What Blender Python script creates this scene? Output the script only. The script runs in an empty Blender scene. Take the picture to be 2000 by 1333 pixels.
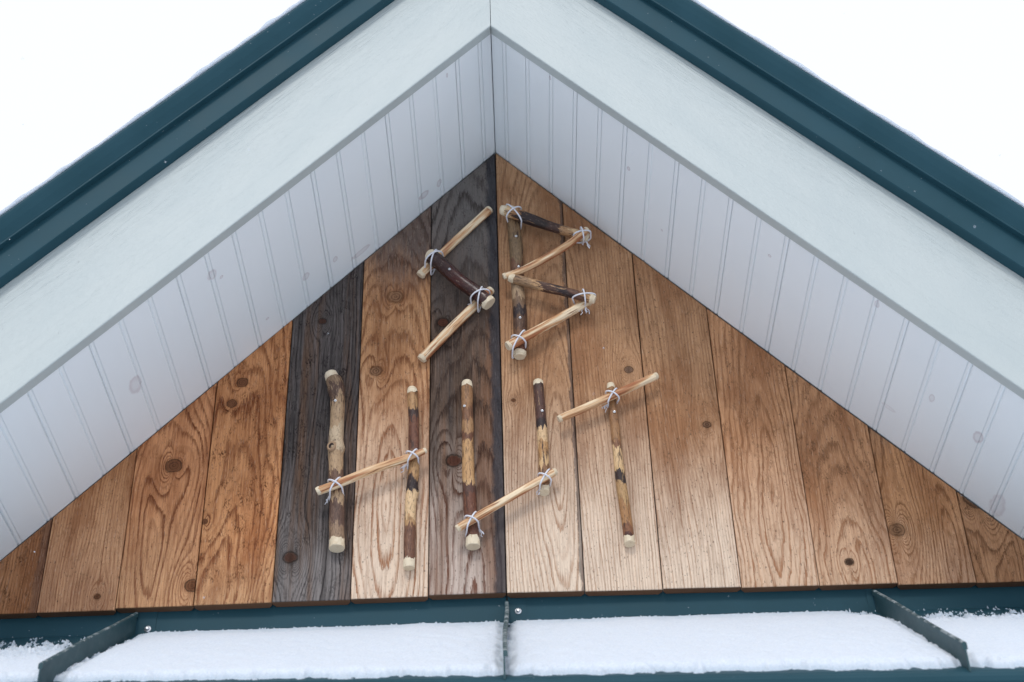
import bpy, bmesh, math, random
import numpy as np
from mathutils import Vector, Matrix, noise as mnoise

random.seed(11)
rng = np.random.default_rng(5)
SC = bpy.context.scene
COL = SC.collection

# ------------------------------------------------------------------ camera
cam_d = bpy.data.cameras.new('camera')
cam_d.sensor_width = 36.0
cam_d.lens = 55.74
cam_d.clip_start = 0.05
cam_d.clip_end = 2000.0
cam_d.dof.use_dof = True
cam_d.dof.focus_distance = 3.03
cam_d.dof.aperture_fstop = 5.6
cam = bpy.data.objects.new('camera', cam_d)
COL.objects.link(cam)
R_, U_, F_ = (Vector((0.99953229, 0.0178472, -0.02483317)), Vector((0.03057313, -0.60181031, 0.79805366)),
              Vector((0.000701835, 0.798439624, 0.602074475)))
m3 = Matrix((R_, U_, -F_)).transposed()
cam.matrix_world = Matrix.Translation((0.0212923, -2.53516, 1.60081)) @ m3.to_4x4()
SC.camera = cam

# ------------------------------------------------------------------ sky: a bright snow-cloud overcast
SUN_EL, SUN_AZ = math.radians(40), math.radians(8)
world = bpy.data.worlds.new('World')
SC.world = world
world.use_nodes = True
wn, wl = world.node_tree.nodes, world.node_tree.links
wn.clear()
w_out = wn.new('ShaderNodeOutputWorld')
w_bg = wn.new('ShaderNodeBackground')
w_sky = wn.new('ShaderNodeTexSky')
w_sky.sky_type = 'NISHITA'
w_sky.sun_disc = False
w_sky.sun_elevation = SUN_EL
w_sky.sun_rotation = math.pi - SUN_AZ
w_mix = wn.new('ShaderNodeMix')
w_mix.data_type = 'RGBA'
w_mix.inputs[0].default_value = 0.9                      # cloud cover
w_mix.inputs[7].default_value = (22.3, 23.2, 25.4, 1.0)
wl.new(w_sky.outputs[0], w_mix.inputs[6])
wl.new(w_mix.outputs[2], w_bg.inputs[0])
w_bg.inputs[1].default_value = 0.049
wl.new(w_bg.outputs[0], w_out.inputs[0])

sun_d = bpy.data.lights.new('sun', 'SUN')
sun_d.energy = 1.1
sun_d.angle = math.radians(13)
sun_d.color = (1.0, 0.97, 0.93)
sun = bpy.data.objects.new('sun', sun_d)
COL.objects.link(sun)
sd = Vector((math.sin(SUN_AZ) * math.cos(SUN_EL) * -1, -math.cos(SUN_AZ) * math.cos(SUN_EL), math.sin(SUN_EL)))
sun.rotation_euler = sd.to_track_quat('Z', 'Y').to_euler()

vs_ = SC.view_settings
vs_.view_transform = 'Standard'
vs_.look = 'None'
vs_.exposure = 0.0
vs_.gamma = 1.0
vs_.use_curve_mapping = False

# ------------------------------------------------------------------ helpers
def link(o, parent=None):
    COL.objects.link(o)
    if parent is not None:
        o.parent = parent
    return o

def mesh_obj(name, verts, faces, mat, parent=None, smooth=False, uvs=None, attrs=None, slots=None):
    me = bpy.data.meshes.new(name)
    me.from_pydata([tuple(v) for v in verts], [], faces)
    if uvs is not None:
        lay = me.uv_layers.new(name='UVMap')
        for lp in me.loops:
            lay.data[lp.index].uv = uvs[lp.vertex_index]
    if attrs:
        for an, (typ, vals) in attrs.items():
            a = me.attributes.new(an, typ, 'POINT')
            if typ == 'FLOAT_VECTOR':
                a.data.foreach_set('vector', np.asarray(vals, dtype=np.float32).ravel())
            else:
                a.data.foreach_set('value', np.asarray(vals, dtype=np.float32).ravel())
    mats = mat if isinstance(mat, (list, tuple)) else [mat]
    for mm in mats:
        me.materials.append(mm)
    if slots is not None:
        me.polygons.foreach_set('material_index', slots)
    if smooth:
        me.polygons.foreach_set('use_smooth', [True] * len(me.polygons))
    me.update()
    return link(bpy.data.objects.new(name, me), parent)

def fix_normals(o):
    bm = bmesh.new()
    bm.from_mesh(o.data)
    bmesh.ops.recalc_face_normals(bm, faces=bm.faces[:])
    bm.to_mesh(o.data)
    bm.free()
    return o

def empty(name, loc, label, cat, group=None):
    e = bpy.data.objects.new(name, None)
    e.empty_display_size = 0.1
    e.location = loc
    e['label'] = label
    e['category'] = cat
    if group:
        e['group'] = group
    return link(e)

class NT:
    """short-hand for building a node material"""
    def __init__(self, name):
        self.mat = bpy.data.materials.new(name)
        self.mat.use_nodes = True
        self.n = self.mat.node_tree.nodes
        self.l = self.mat.node_tree.links
        self.n.clear()
        self.out = self.n.new('ShaderNodeOutputMaterial')
        self.b = self.n.new('ShaderNodeBsdfPrincipled')
        self.l.new(self.b.outputs[0], self.out.inputs[0])
    def set(self, sock, v):
        if isinstance(v, bpy.types.NodeSocket):
            self.l.new(v, sock)
        elif isinstance(v, (tuple, list)) and len(v) == 3 and len(getattr(sock, 'default_value', (0,) * 3)) == 4:
            sock.default_value = (*v, 1.0)
        else:
            sock.default_value = v
    def m(self, op, a, b=0.0, c=0.0, clamp=False):
        nd = self.n.new('ShaderNodeMath')
        nd.operation = op
        nd.use_clamp = clamp
        self.set(nd.inputs[0], a); self.set(nd.inputs[1], b); self.set(nd.inputs[2], c)
        return nd.outputs[0]
    def add(self, a, b): return self.m('ADD', a, b)
    def sub(self, a, b): return self.m('SUBTRACT', a, b)
    def mul(self, a, b): return self.m('MULTIPLY', a, b)
    def div(self, a, b): return self.m('DIVIDE', a, b)
    def ss(self, v, lo, hi, a=0.0, b=1.0):
        nd = self.n.new('ShaderNodeMapRange')
        nd.interpolation_type = 'SMOOTHSTEP'
        self.set(nd.inputs[0], v); self.set(nd.inputs[1], lo); self.set(nd.inputs[2], hi)
        self.set(nd.inputs[3], a); self.set(nd.inputs[4], b)
        return nd.outputs[0]
    def xyz(self, v):
        nd = self.n.new('ShaderNodeSeparateXYZ')
        self.set(nd.inputs[0], v)
        return nd.outputs
    def vec(self, x, y, z):
        nd = self.n.new('ShaderNodeCombineXYZ')
        self.set(nd.inputs[0], x); self.set(nd.inputs[1], y); self.set(nd.inputs[2], z)
        return nd.outputs[0]
    def vmul(self, v, k):
        nd = self.n.new('ShaderNodeVectorMath')
        nd.operation = 'MULTIPLY_ADD'
        self.set(nd.inputs[0], v); nd.inputs[1].default_value = k[:3]
        nd.inputs[2].default_value = k[3:6] if len(k) > 3 else (0, 0, 0)
        return nd.outputs[0]
    def noise(self, v, scale=1.0, detail=2.0, rough=0.5):
        nd = self.n.new('ShaderNodeTexNoise')
        self.set(nd.inputs['Vector'], v)
        nd.inputs['Scale'].default_value = scale
        nd.inputs['Detail'].default_value = detail
        nd.inputs['Roughness'].default_value = rough
        return nd.outputs[0]
    def mix(self, f, a, b, blend='MIX'):
        nd = self.n.new('ShaderNodeMix')
        nd.data_type = 'RGBA'
        nd.blend_type = blend
        self.set(nd.inputs[0], f); self.set(nd.inputs[6], a); self.set(nd.inputs[7], b)
        return nd.outputs[2]
    def ramp(self, f, stops, interp='LINEAR'):
        nd = self.n.new('ShaderNodeValToRGB')
        nd.color_ramp.interpolation = interp
        el = nd.color_ramp.elements
        while len(el) < len(stops):
            el.new(0.5)
        for e, (p, c) in zip(el, stops):
            e.position = p
            e.color = (*c, 1.0)
        self.set(nd.inputs[0], f)
        return nd.outputs[0]
    def obj(self):
        return self.n.new('ShaderNodeTexCoord').outputs['Object']
    def attr(self, name):
        nd = self.n.new('ShaderNodeAttribute')
        nd.attribute_name = name
        return nd
    def bump(self, h, strength=0.3, dist=0.001):
        nd = self.n.new('ShaderNodeBump')
        nd.inputs['Strength'].default_value = strength
        nd.inputs['Distance'].default_value = dist
        self.set(nd.inputs['Height'], h)
        self.l.new(nd.outputs[0], self.b.inputs['Normal'])
    def done(self, col, rough=0.7, metal=0.0, spec=0.5):
        self.set(self.b.inputs['Base Color'], col)
        self.set(self.b.inputs['Roughness'], rough)
        self.set(self.b.inputs['Metallic'], metal)
        self.set(self.b.inputs['Specular IOR Level'], spec)
        return self.mat

# ------------------------------------------------------------------ dimensions
Z0 = 2.95                 # underside of the gable planks
ZA = Z0 + 1.0836          # apex of the soffit
PS = 1.07                 # roof slope (rise per run)
VS = math.hypot(1.0, PS)
PW = 0.14                 # plank width
Y_FB, Y_FF = -0.348, -0.372   # fascia back, front

# ------------------------------------------------------------------ materials: paint, metal, snow, ground
def mat_fascia():
    t = NT('pale_grey_fascia_paint')
    uv = t.attr('UVMap').outputs['Vector']
    w = t.noise(t.vmul(uv, (6, 30, 0)), 1.0, 2.0)
    x, y, _ = t.xyz(uv)
    yy = t.add(y, t.mul(w, 0.012))
    g1 = t.noise(t.vec(t.mul(x, 9.0), t.mul(yy, 330.0), 0.0), 1.0, 2.0)
    g2 = t.noise(t.vec(t.mul(x, 60.0), t.mul(yy, 200.0), 3.0), 1.0, 3.0)
    up = t.ss(y, 0.07, 0.19, 0.15, 1.0)
    h = t.add(t.mul(t.mul(g1, up), 1.0), t.mul(g2, 0.45))
    crack = t.ss(t.m('ABSOLUTE', t.sub(t.noise(t.vec(t.mul(x, 3.0), t.mul(y, 26.0), 7.0), 1.0, 3.0), 0.5)), 0.0, 0.006, 1.0, 0.0)
    band = t.mul(t.ss(y, 0.02, 0.04), t.ss(y, 0.07, 0.1, 1.0, 0.0))
    crack = t.mul(crack, band)
    h = t.sub(h, t.mul(crack, 0.07))
    spots = t.noise(t.vmul(uv, (60, 60, 0)), 1.0, 2.0)
    c = t.mix(t.ss(t.noise(t.vmul(uv, (5, 12, 0)), 1.0, 3.0), 0.3, 0.7), (0.455, 0.51, 0.51), (0.485, 0.535, 0.53))
    c = t.mix(t.ss(spots, 0.73, 0.78, 0.0, 0.5), c, (0.35, 0.38, 0.38))
    t.bump(h, 1.0, 0.0022)
    return t.done(c, 0.5)

def mat_soffit():
    t = NT('white_soffit_paint')
    o = t.n.new('ShaderNodeNewGeometry').outputs['Position']
    x, y, z = t.xyz(o)
    c = t.mix(t.ss(t.noise(o, 4.0, 2.0), 0.3, 0.7), (0.835, 0.89, 0.92), (0.86, 0.91, 0.935))
    # knots bleeding through the white paint: world position, radii in x and y
    st = [(-0.673, -0.165, .010, .025, .65), (-0.525, -0.285, .008, .013, .6), (-0.513, -0.262, .003, .004, .9), (-0.384, -0.089, .007, .010, .6),
          (-0.330, -0.071, .005, .008, .7), (-0.283, -0.032, .020, .008, .6), (-0.153, -0.048, .010, .010, .8), (-0.121, -0.046, .005, .010, .8),
          (0.264, -0.237, .003, .006, 1.0), (0.842, -0.179, .007, .018, .8), (0.896, -0.039, .011, .038, .5), (0.771, -0.195, .004, .012, .6),
          (0.507, -0.267, .003, .004, .8), (0.668, -0.331, .004, .010, .7), (-0.46, -0.06, .003, .003, .8), (0.33, -0.13, .002, .003, .7),
          (0.115, -0.335, .002, .006, 1.0), (-0.09, -0.325, .002, .007, 1.0), (0.72, -0.09, .012, .006, .35)]
    wob = t.mul(t.sub(t.noise(o, 70.0, 2.0), 0.5), 0.7)
    acc = None
    for sx, sy, rx, ry, k in st:
        dx = t.m('MULTIPLY_ADD', x, 1.0 / rx, -sx / rx)
        dy = t.m('MULTIPLY_ADD', y, 1.0 / ry, -sy / ry)
        d = t.add(t.m('SQRT', t.add(t.mul(dx, dx), t.mul(dy, dy))), wob)
        ring = t.mul(t.ss(d, 0.75, 1.1, 1.0, 0.0), t.ss(d, 0.35, 0.85, 0.45, 1.0))
        v = t.mul(ring, k)
        acc = v if acc is None else t.m('MAXIMUM', acc, v)
    c = t.mix(t.mul(acc, 0.62), c, (0.46, 0.37, 0.40))
    t.bump(t.noise(t.vmul(o, (200, 30, 200)), 1.0, 2.0), 0.08, 0.001)
    return t.done(c, 0.5)

def mat_metal(name='teal_metal'):
    t = NT(name)
    o = t.obj()
    n = t.noise(o, 7.0, 3.0)
    c = t.mix(t.ss(n, 0.3, 0.7), (0.017, 0.060, 0.080), (0.022, 0.070, 0.094))
    spk = t.noise(o, 170.0, 1.0)
    c = t.mix(t.ss(spk, 0.785, 0.81, 0.0, 0.4), c, (0.45, 0.5, 0.53))
    t.bump(t.noise(o, 16.0, 2.0), 0.05, 0.004)
    return t.done(c, t.ss(n, 0.2, 0.8, 0.42, 0.55), 0.0, 0.13)

def mat_frosted_metal():
    t = NT('frosted_teal_metal')
    o = t.obj()
    n = t.noise(o, 60.0, 4.0, 0.65)
    up = t.xyz(t.n.new('ShaderNodeNewGeometry').outputs['Normal'])[2]
    f = t.mul(t.ss(n, 0.45, 0.68), t.ss(up, 0.15, 0.7, 0.03, 0.6))
    c = t.mix(t.ss(t.noise(o, 9.0, 3.0), 0.3, 0.7), (0.022, 0.060, 0.072), (0.031, 0.076, 0.088))
    c = t.mix(f, c, (0.55, 0.60, 0.62))
    t.bump(n, 0.12, 0.002)
    return t.done(c, 0.5, 0.0, 0.2)

def mat_snow():
    t = NT('snow')
    o = t.obj()
    n = t.noise(o, 260.0, 3.0, 0.7)
    c = t.mix(t.ss(n, 0.3, 0.7), (0.64, 0.705, 0.79), (0.73, 0.785, 0.85))
    tha = t.attr('depth').outputs['Fac']
    c = t.mix(t.ss(t.add(tha, t.mul(t.sub(n, 0.5), 0.004)), 0.001, 0.0115, 0.55, 0.0), c, (0.36, 0.46, 0.55))
    t.bump(t.add(t.mul(n, 0.8), t.mul(t.noise(o, 45.0, 4.0, 0.6), 1.6)), 0.7, 0.003)
    t.b.inputs['Subsurface Weight'].default_value = 0.3
    t.b.inputs['Subsurface Radius'].default_value = (0.006, 0.007, 0.008)
    return t.done(c, 0.75, 0.0, 0.3)

def mat_ground():
    t = NT('slushy_ground')
    o = t.obj()
    a = t.noise(o, 0.35, 5.0, 0.6)
    b = t.noise(o, 6.0, 4.0, 0.6)
    f = t.ss(t.add(a, t.mul(b, 0.25)), 0.58, 0.68)
    c = t.mix(f, (0.55, 0.605, 0.665), (0.72, 0.765, 0.82))
    t.bump(b, 0.4, 0.02)
    return t.done(c, 0.8)

def mat_plain(name, col, rough=0.7, metal=0.0):
    t = NT(name)
    n = t.noise(t.obj(), 12.0, 4.0)
    c = t.mix(t.ss(n, 0.3, 0.7), tuple(k * 0.85 for k in col), col)
    return t.done(c, rough, metal)

M_FASCIA, M_SOFFIT, M_METAL, M_FROST, M_SNOW, M_GROUND = mat_fascia(), mat_soffit(), mat_metal(), mat_frosted_metal(), mat_snow(), mat_ground()
M_SHEATH = mat_plain('dark_sheathing', (0.035, 0.030, 0.028), 0.9)
M_ENDGRAIN = mat_plain('end_grain', (0.17, 0.080, 0.040), 0.85)
M_SIDING = mat_plain('lower_wall_boards', (0.22, 0.13, 0.07), 0.8)
M_STEEL = mat_plain('galvanised_steel', (0.70, 0.72, 0.75), 0.32, 0.9)

# ------------------------------------------------------------------ plank wood
def mat_plank(k, d):
    t = NT('plank_wood')
    seed = d['seed']
    xc = (k + 0.5) * PW
    X, _, Z = t.xyz(t.obj())
    x = t.sub(X, xc)
    z = t.sub(Z, Z0)
    base = t.vec(x, seed * 3.7, z)
    x1 = t.add(x, t.mul(t.sub(t.noise(t.vmul(base, (9, 1, 2.6)), 1.0, 2.0), 0.5), d.get('wob', 0.035)))
    x1 = t.add(x1, t.mul(t.sub(t.noise(t.vmul(base, (30, 1, 9, 5, 0, 3)), 1.0, 2.0), 0.5), d.get('wob2', 0.006)))
    z1 = t.add(z, t.mul(t.sub(t.noise(t.vmul(base, (22, 1, 5, 0, 4, 9)), 1.0, 2.0), 0.5), 0.10))
    kmask = None
    kd_list = []
    for kx, kz, kr in d.get('knots', []):
        dx = t.add(x, xc - kx)
        dz = t.add(z, Z0 - kz)
        den = t.add(t.add(t.mul(dx, dx), t.m('MULTIPLY', t.mul(dz, dz), 0.20)), (0.55 * kr) ** 2)
        R2 = (kr * 2.3) ** 2
        x1 = t.sub(x1, t.div(t.mul(dx, R2), den))
        dd = t.m('SQRT', t.add(t.mul(dx, dx), t.m('MULTIPLY', t.mul(dz, dz), 1.25)))
        kd_list.append((dd, kr))
    ax = t.sub(x1, d['ax'])
    dep = t.m('MULTIPLY_ADD', z1, d['tilt'], d['d0'])
    r = t.m('SQRT', t.add(t.mul(ax, ax), t.mul(dep, dep)))
    r = t.add(r, t.mul(t.noise(t.vmul(base, (14, 1, 3, 1, 8, 2)), 1.0, 1.0), 0.012))
    fib = t.noise(t.vmul(base, (300, 1, 9, 7, 1, 1)), 1.0, 3.0, 0.7)
    fib2 = t.noise(t.vmul(base, (640, 1, 60, 2, 6, 1)), 1.0, 2.0, 0.6)
    ph = t.m('MULTIPLY', r, d['N'])
    ph = t.add(ph, t.add(t.mul(t.sub(fib, 0.5), 0.75), t.mul(t.sub(fib2, 0.5), 0.45)))
    fr = t.m('FRACT', ph)
    rid = t.m('FLOOR', ph)
    late = t.mul(t.ss(fr, d.get('l0', 0.45), 0.9), t.ss(fr, 0.93, 1.0, 1.0, 0.0))
    wn_ = t.n.new('ShaderNodeTexWhiteNoise'); wn_.noise_dimensions = '1D'
    t.set(wn_.inputs['W'], rid)
    late = t.mul(late, t.m('MULTIPLY_ADD', wn_.outputs[0], 0.75, 0.30))
    brk = t.noise(t.vmul(base, (160, 1, 10, 2, 2, 2)), 1.0, 2.0)
    late = t.mul(late, t.ss(brk, 0.25, 0.55, 0.45, 1.0))
    blot = t.noise(t.vmul(base, (16, 1, 5, 3, 9, 4)), 1.0, 4.0, 0.6)
    blot2 = t.noise(t.vmul(base, (60, 1, 30, 1, 5, 4)), 1.0, 4.0, 0.65)
    early, latec = d['early'], d['late']
    ea = t.mix(t.ss(blot, 0.38, 0.66), early, d.get('early2', (early[0] * .64, early[1] * .56, early[2] * .52) if not d.get('grey') else tuple(c * .62 for c in early)))
    la = latec
    bf = None
    # colour turns paler towards the bottom of the board, uneven edge
    if d.get('pale_low', 0) > 0:
        bz = t.add(z, t.mul(t.sub(blot, 0.5), 0.25))
        bz = t.add(bz, t.mul(t.sub(fib, 0.5), 0.10))
        bf = t.ss(bz, d.get('b0', 0.0), d.get('b1', 0.55), d['pale_low'], 0.0)
        ea = t.mix(bf, ea, d.get('bcol', (0.82, 0.67, 0.525)))
        la = t.mix(t.mul(bf, 0.8), la, d.get('blate', (0.44, 0.215, 0.115)))
    if d.get('grey'):
        st1 = t.noise(t.vmul(base, (34, 1, 1.6, 2, 8, 8)), 1.0, 3.0, 0.6)
        ea = t.mix(t.ss(st1, 0.46, 0.66, 0.0, 0.75), ea, d.get('brown', (0.15, 0.080, 0.045)))
        ea = t.mix(t.ss(st1, 0.46, 0.32, 0.0, 0.7), ea, (0.048, 0.042, 0.041))
    col = t.mix(t.mul(late, d.get('con', 1.0)), ea, la)
    col = t.mix(t.ss(fib, 0.35, 0.75, 0.0, d.get('fib', 0.6)), col, t.mix(0.65, col, latec))
    col = t.mix(t.ss(fib, 0.5, 0.25, 0.0, 0.25), col, tuple(min(1, c * 1.25) for c in early)) if not d.get('grey') else \
          t.mix(t.ss(fib, 0.48, 0.22, 0.0, 0.5), col, tuple(min(1, c * 1.9) for c in early))
    # grey weathering with its own ragged outline: list of (z_lo, z_hi, amount)
    for zl, zh, am in d.get('weather', []):
        wz = t.add(z, t.mul(t.sub(blot, 0.5), 0.22))
        wz = t.add(wz, t.mul(t.sub(fib, 0.5), 0.12))
        wf = t.ss(wz, zl, zh, 0.0, am)
        col = t.mix(wf, col, t.mix(t.mul(late, 0.9), d.get('wcol', (0.13, 0.105, 0.095)), (0.045, 0.035, 0.032)))
    for ex, ew, am in d.get('streak', []):       # dark stained strip along an edge
        sx = t.m('ABSOLUTE', t.add(t.sub(x, ex), t.mul(t.sub(blot2, 0.5), 0.02)))
        col = t.mix(t.ss(sx, ew * 0.5, ew, am, 0.0), col, (0.045, 0.045, 0.052))
    col = t.mix(t.ss(fib2, 0.56, 0.76, 0.0, 0.6), col, t.mix(0.6, col, latec))
    col = t.mix(t.ss(fib2, 0.44, 0.24, 0.0, 0.35), col, t.mix(0.5, col, (0.80, 0.68, 0.55) if not d.get('grey') else (0.30, 0.28, 0.275)))
    # mildew and specks
    clean = 1.0 if bf is None else t.m('MULTIPLY_ADD', bf, -0.75, 1.0)
    col = t.mix(t.m('MULTIPLY', clean, t.mul(t.ss(blot2, 0.46, 0.72, 0.0, d.get('mildew', 0.34) * 1.4), t.ss(t.noise(t.vmul(base, (420, 1, 190, 9, 2, 7)), 1.0, 2.0), 0.40, 0.62))), col, tuple(c * 0.45 for c in latec))
    spk = t.noise(t.vmul(base, (300, 1, 150, 3, 3, 3)), 1.0, 3.0, 0.6)
    col = t.mix(t.ss(spk, 0.60, 0.72, 0.0, d.get('spk', 0.65)), col, (0.05, 0.032, 0.024))
    kh = None
    for dd, kr in kd_list:
        q = t.m('MULTIPLY_ADD', dd, 1.0 / kr, 0.0)
        q = t.add(q, t.mul(t.sub(blot2, 0.5), 0.9))
        q = t.add(q, t.mul(t.sub(fib2, 0.5), 0.25))
        halo = t.mul(t.ss(q, 1.0, 1.7, 0.42, 0.0), 1.0)
        rings = t.m('SINE', t.mul(q, 16.0))
        col = t.mix(t.mul(halo, t.ss(blot2, 0.3, 0.6, 0.3, 1.0)), col, tuple(c * 1.0 for c in d.get('halo', latec)))
        kc = t.mix(t.ss(t.add(rings, t.mul(t.sub(blot2, 0.5), 5.0)), -1.0, 1.6, 0.0, 0.8), d.get('kcol', (0.17, 0.068, 0.032)), (0.06, 0.026, 0.016))
        col = t.mix(t.ss(q, 0.70, 1.0, 0.95, 0.0), col, kc)
        edge = t.mul(t.ss(q, 0.78, 0.95), t.ss(q, 0.98, 1.12, 1.0, 0.0))
        col = t.mix(t.mul(edge, d.get('kedge', 0.7)), col, (0.030, 0.018, 0.012))
        kh = edge if kh is None else t.add(kh, edge)
    h = t.add(t.mul(late, 0.8), t.mul(fib, 0.7))
    if kh is not None:
        h = t.sub(h, t.mul(kh, 1.5))
    t.bump(t.add(h, t.mul(fib2, 0.6)), 0.75, 0.0014)
    return t.done(col, 0.85, 0.0, 0.10)

OR_E, OR_L = (0.66, 0.310, 0.145), (0.16, 0.045, 0.017)
BR_E, BR_L = (0.52, 0.275, 0.145), (0.17, 0.068, 0.032)
GR_E, GR_L = (0.120, 0.102, 0.095), (0.022, 0.017, 0.016)
PLANKS = {
 -8: dict(early=BR_E, late=BR_L, ax=.02, d0=.02, tilt=.1, N=130),
 -7: dict(early=(.42, .20, .095), late=(.15, .058, .024), ax=.16, d0=.03, tilt=.05, N=190, mildew=.7, streak=[(.066, .014, .35)]),
 -6: dict(early=(.58, .295, .142), late=(.19, .066, .027), ax=.17, d0=.02, tilt=.07, N=180, con=.8, wob=.03, knots=[(-.735, 2.967, .006)], pale_low=.12, b1=.3),
 -5: dict(early=OR_E, late=OR_L, ax=-.005, d0=-.02, tilt=.17, N=115, wob=.03, knots=[(-.626, 3.241, .0155), (-.566, 2.983, .0135)], pale_low=.45, b1=.22, bcol=(.60, .40, .23)),
 -4: dict(early=(.61, .285, .125), late=(.17, .050, .019), ax=-.03, d0=.01, tilt=.12, N=100, wob=.11, wob2=.03, knots=[(-.5106, 3.430, .0115), (-.5267, 3.380, .010), (-.556, 3.115, .006)], mildew=.7, pale_low=.4, b1=.16, bcol=(.62, .44, .26)),
 -3: dict(early=GR_E, late=GR_L, grey=True, ax=.12, d0=.02, tilt=.06, N=170, wob=.05, fib=.5, knots=[(-.359, 3.577, .008), (-.392, 3.034, .013)], kcol=(.07, .035, .025), pale_low=.5, b1=.22, bcol=(.36, .33, .315), blate=(.05, .046, .048), mildew=.6, spk=.3),
 -2: dict(early=(.54, .285, .14), late=(.18, .066, .028), ax=-.005, d0=-.025, tilt=.14, N=120, wob=.035, knots=[(-.2117, 3.635, .0165), (-.247, 3.449, .013)], kedge=.35, kcol=(.27, .14, .075), weather=[(.66, .86, .9)], pale_low=.9, b0=.05, b1=.52, con=1.0),
 -1: dict(brown=(.21, .105, .058), early=(.128, .086, .064), late=(.028, .016, .012), grey=True, ax=.008, d0=.02, tilt=.10, N=115, wob=.04, fib=.45, knots=[(-.0951, 3.233, .0155), (-.115, 3.565, .013)], kcol=(.085, .032, .020), pale_low=.85, b0=-.02, b1=.42, bcol=(.74, .60, .51), blate=(.24, .09, .05), streak=[(.066, .022, .85)], weather=[(.55, .90, .85)], wcol=(.17, .155, .145)),
  0: dict(early=(.50, .285, .155), late=(.21, .105, .055), ax=.035, d0=-.03, tilt=.11, N=165, wob=.03, pale_low=.95, b0=.03, b1=.50, con=.8, knots=[(.0229, 3.367, .0045)], streak=[(.068, .006, .6)]),
  1: dict(early=(.50, .28, .15), late=(.21, .10, .05), ax=-.10, d0=.02, tilt=.06, N=185, wob=.02, knots=[(.2519, 3.4335, .0085)], pale_low=.95, b0=.03, b1=.47, con=.75, kcol=(.20, .12, .08)),
  2: dict(early=(.50, .275, .145), late=(.21, .10, .05), ax=-.09, d0=.03, tilt=.06, N=190, wob=.025, knots=[(.393, 3.297, .0085)], kcol=(.22, .12, .07), pale_low=.95, b0=.0, b1=.38, con=.7),
  3: dict(early=(.57, .30, .155), late=(.25, .11, .05), ax=.005, d0=-.02, tilt=.11, N=125, wob=.05, wob2=.02, pale_low=.75, b1=.36, mildew=.45, bcol=(.74, .56, .41)),
  4: dict(early=(.55, .29, .15), late=(.25, .115, .055), ax=.0, d0=.005, tilt=.15, N=120, wob=.06, wob2=.025, knots=[(.6197, 2.990, .008)], kcol=(.04, .025, .018), mildew=.5, pale_low=.6, b1=.24, bcol=(.70, .51, .36)),
  5: dict(early=(.53, .27, .13), late=(.20, .085, .036), ax=.03, d0=-.01, tilt=.16, N=140, wob=.05, knots=[(.7165, 3.0536, .0145)], kedge=.4, kcol=(.26, .135, .07), weather=[(.24, .34, .55)], wcol=(.19, .12, .085), pale_low=.2, b1=.15),
  6: dict(early=(.49, .26, .135), late=(.17, .075, .035), ax=-.02, d0=.0, tilt=.2, N=150, wob=.06, knots=[(.872, 3.115, .022)], kcol=(.16, .085, .05), mildew=.6),
  7: dict(early=BR_E, late=BR_L, ax=.0, d0=.02, tilt=.1, N=130),
}
for i_, k_ in enumerate(PLANKS):
    PLANKS[k_]['seed'] = 1.3 * i_ + 0.7

# ------------------------------------------------------------------ ground
g = mesh_obj('ground', [(-700, -700, 0), (700, -700, 0), (700, 700, 0), (-700, 700, 0)], [(0, 1, 2, 3)], M_GROUND)
g['kind'] = 'structure'

# ------------------------------------------------------------------ the hut
hut = empty('wooden_hut', (0, 0, 0), 'timber hut gable with brown and grey planks, white soffit and teal metal roof trim', 'hut')

def rake(name, section, side, x0, x1, mat, parent, uv=True, smooth=False, closed=True):
    """extrude a (Y, n) section up the slope on one side; n = height square to the slope above the soffit face"""
    vs, fs, uvs = [], [], []
    nseg = 10
    for i in range(nseg + 1):
        X = x0 + (x1 - x0) * i / nseg
        acc = 0
        for j, (Y, n) in enumerate(section):
            vs.append((side * X, Y, ZA - PS * X + n * VS))
            if j:
                acc += math.hypot(Y - section[j - 1][0], n - section[j - 1][1])
            uvs.append((side * X * VS + 7 * (side > 0), n if closed else acc))
    L = len(section)
    for i in range(nseg):
        for j in range(L if closed else L - 1):
            a, b = i * L + j, i * L + (j + 1) % L
            fs.append((a, b, b + L, a + L))
    if closed:
        fs.append(tuple(range(L)))
        fs.append(tuple(nseg * L + j for j in range(L)))
    o = mesh_obj(name, vs, fs, mat, parent, smooth=smooth, uvs=uvs)
    return fix_normals(o)

def box(name, x0, x1, y0, y1, z0, z1, mat, parent):
    v = [(x, y, z) for x in (x0, x1) for y in (y0, y1) for z in (z0, z1)]
    f = [(0, 1, 3, 2), (4, 6, 7, 5), (0, 4, 5, 1), (2, 3, 7, 6), (0, 2, 6, 4), (1, 5, 7, 3)]
    return fix_normals(mesh_obj(name, v, f, mat, parent))

# structure behind the planks
XE = 1.012
gv = [(-XE, .024, Z0 - .1), (XE, .024, Z0 - .1), (XE, .024, Z0 + .005), (0, .024, ZA + .02), (-XE, .024, Z0 + .005)]
gv += [(a, .12, c) for a, b, c in gv]
gable = fix_normals(mesh_obj('gable_wall', gv, [(0, 1, 2, 3, 4), (5, 6, 7, 8, 9)] + [(i, (i + 1) % 5, (i + 1) % 5 + 5, i + 5) for i in range(5)], M_SHEATH, hut))
box('lower_wall', -XE, XE, .03, 3.0, 0.0, Z0 - .102, M_SIDING, hut)

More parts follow.
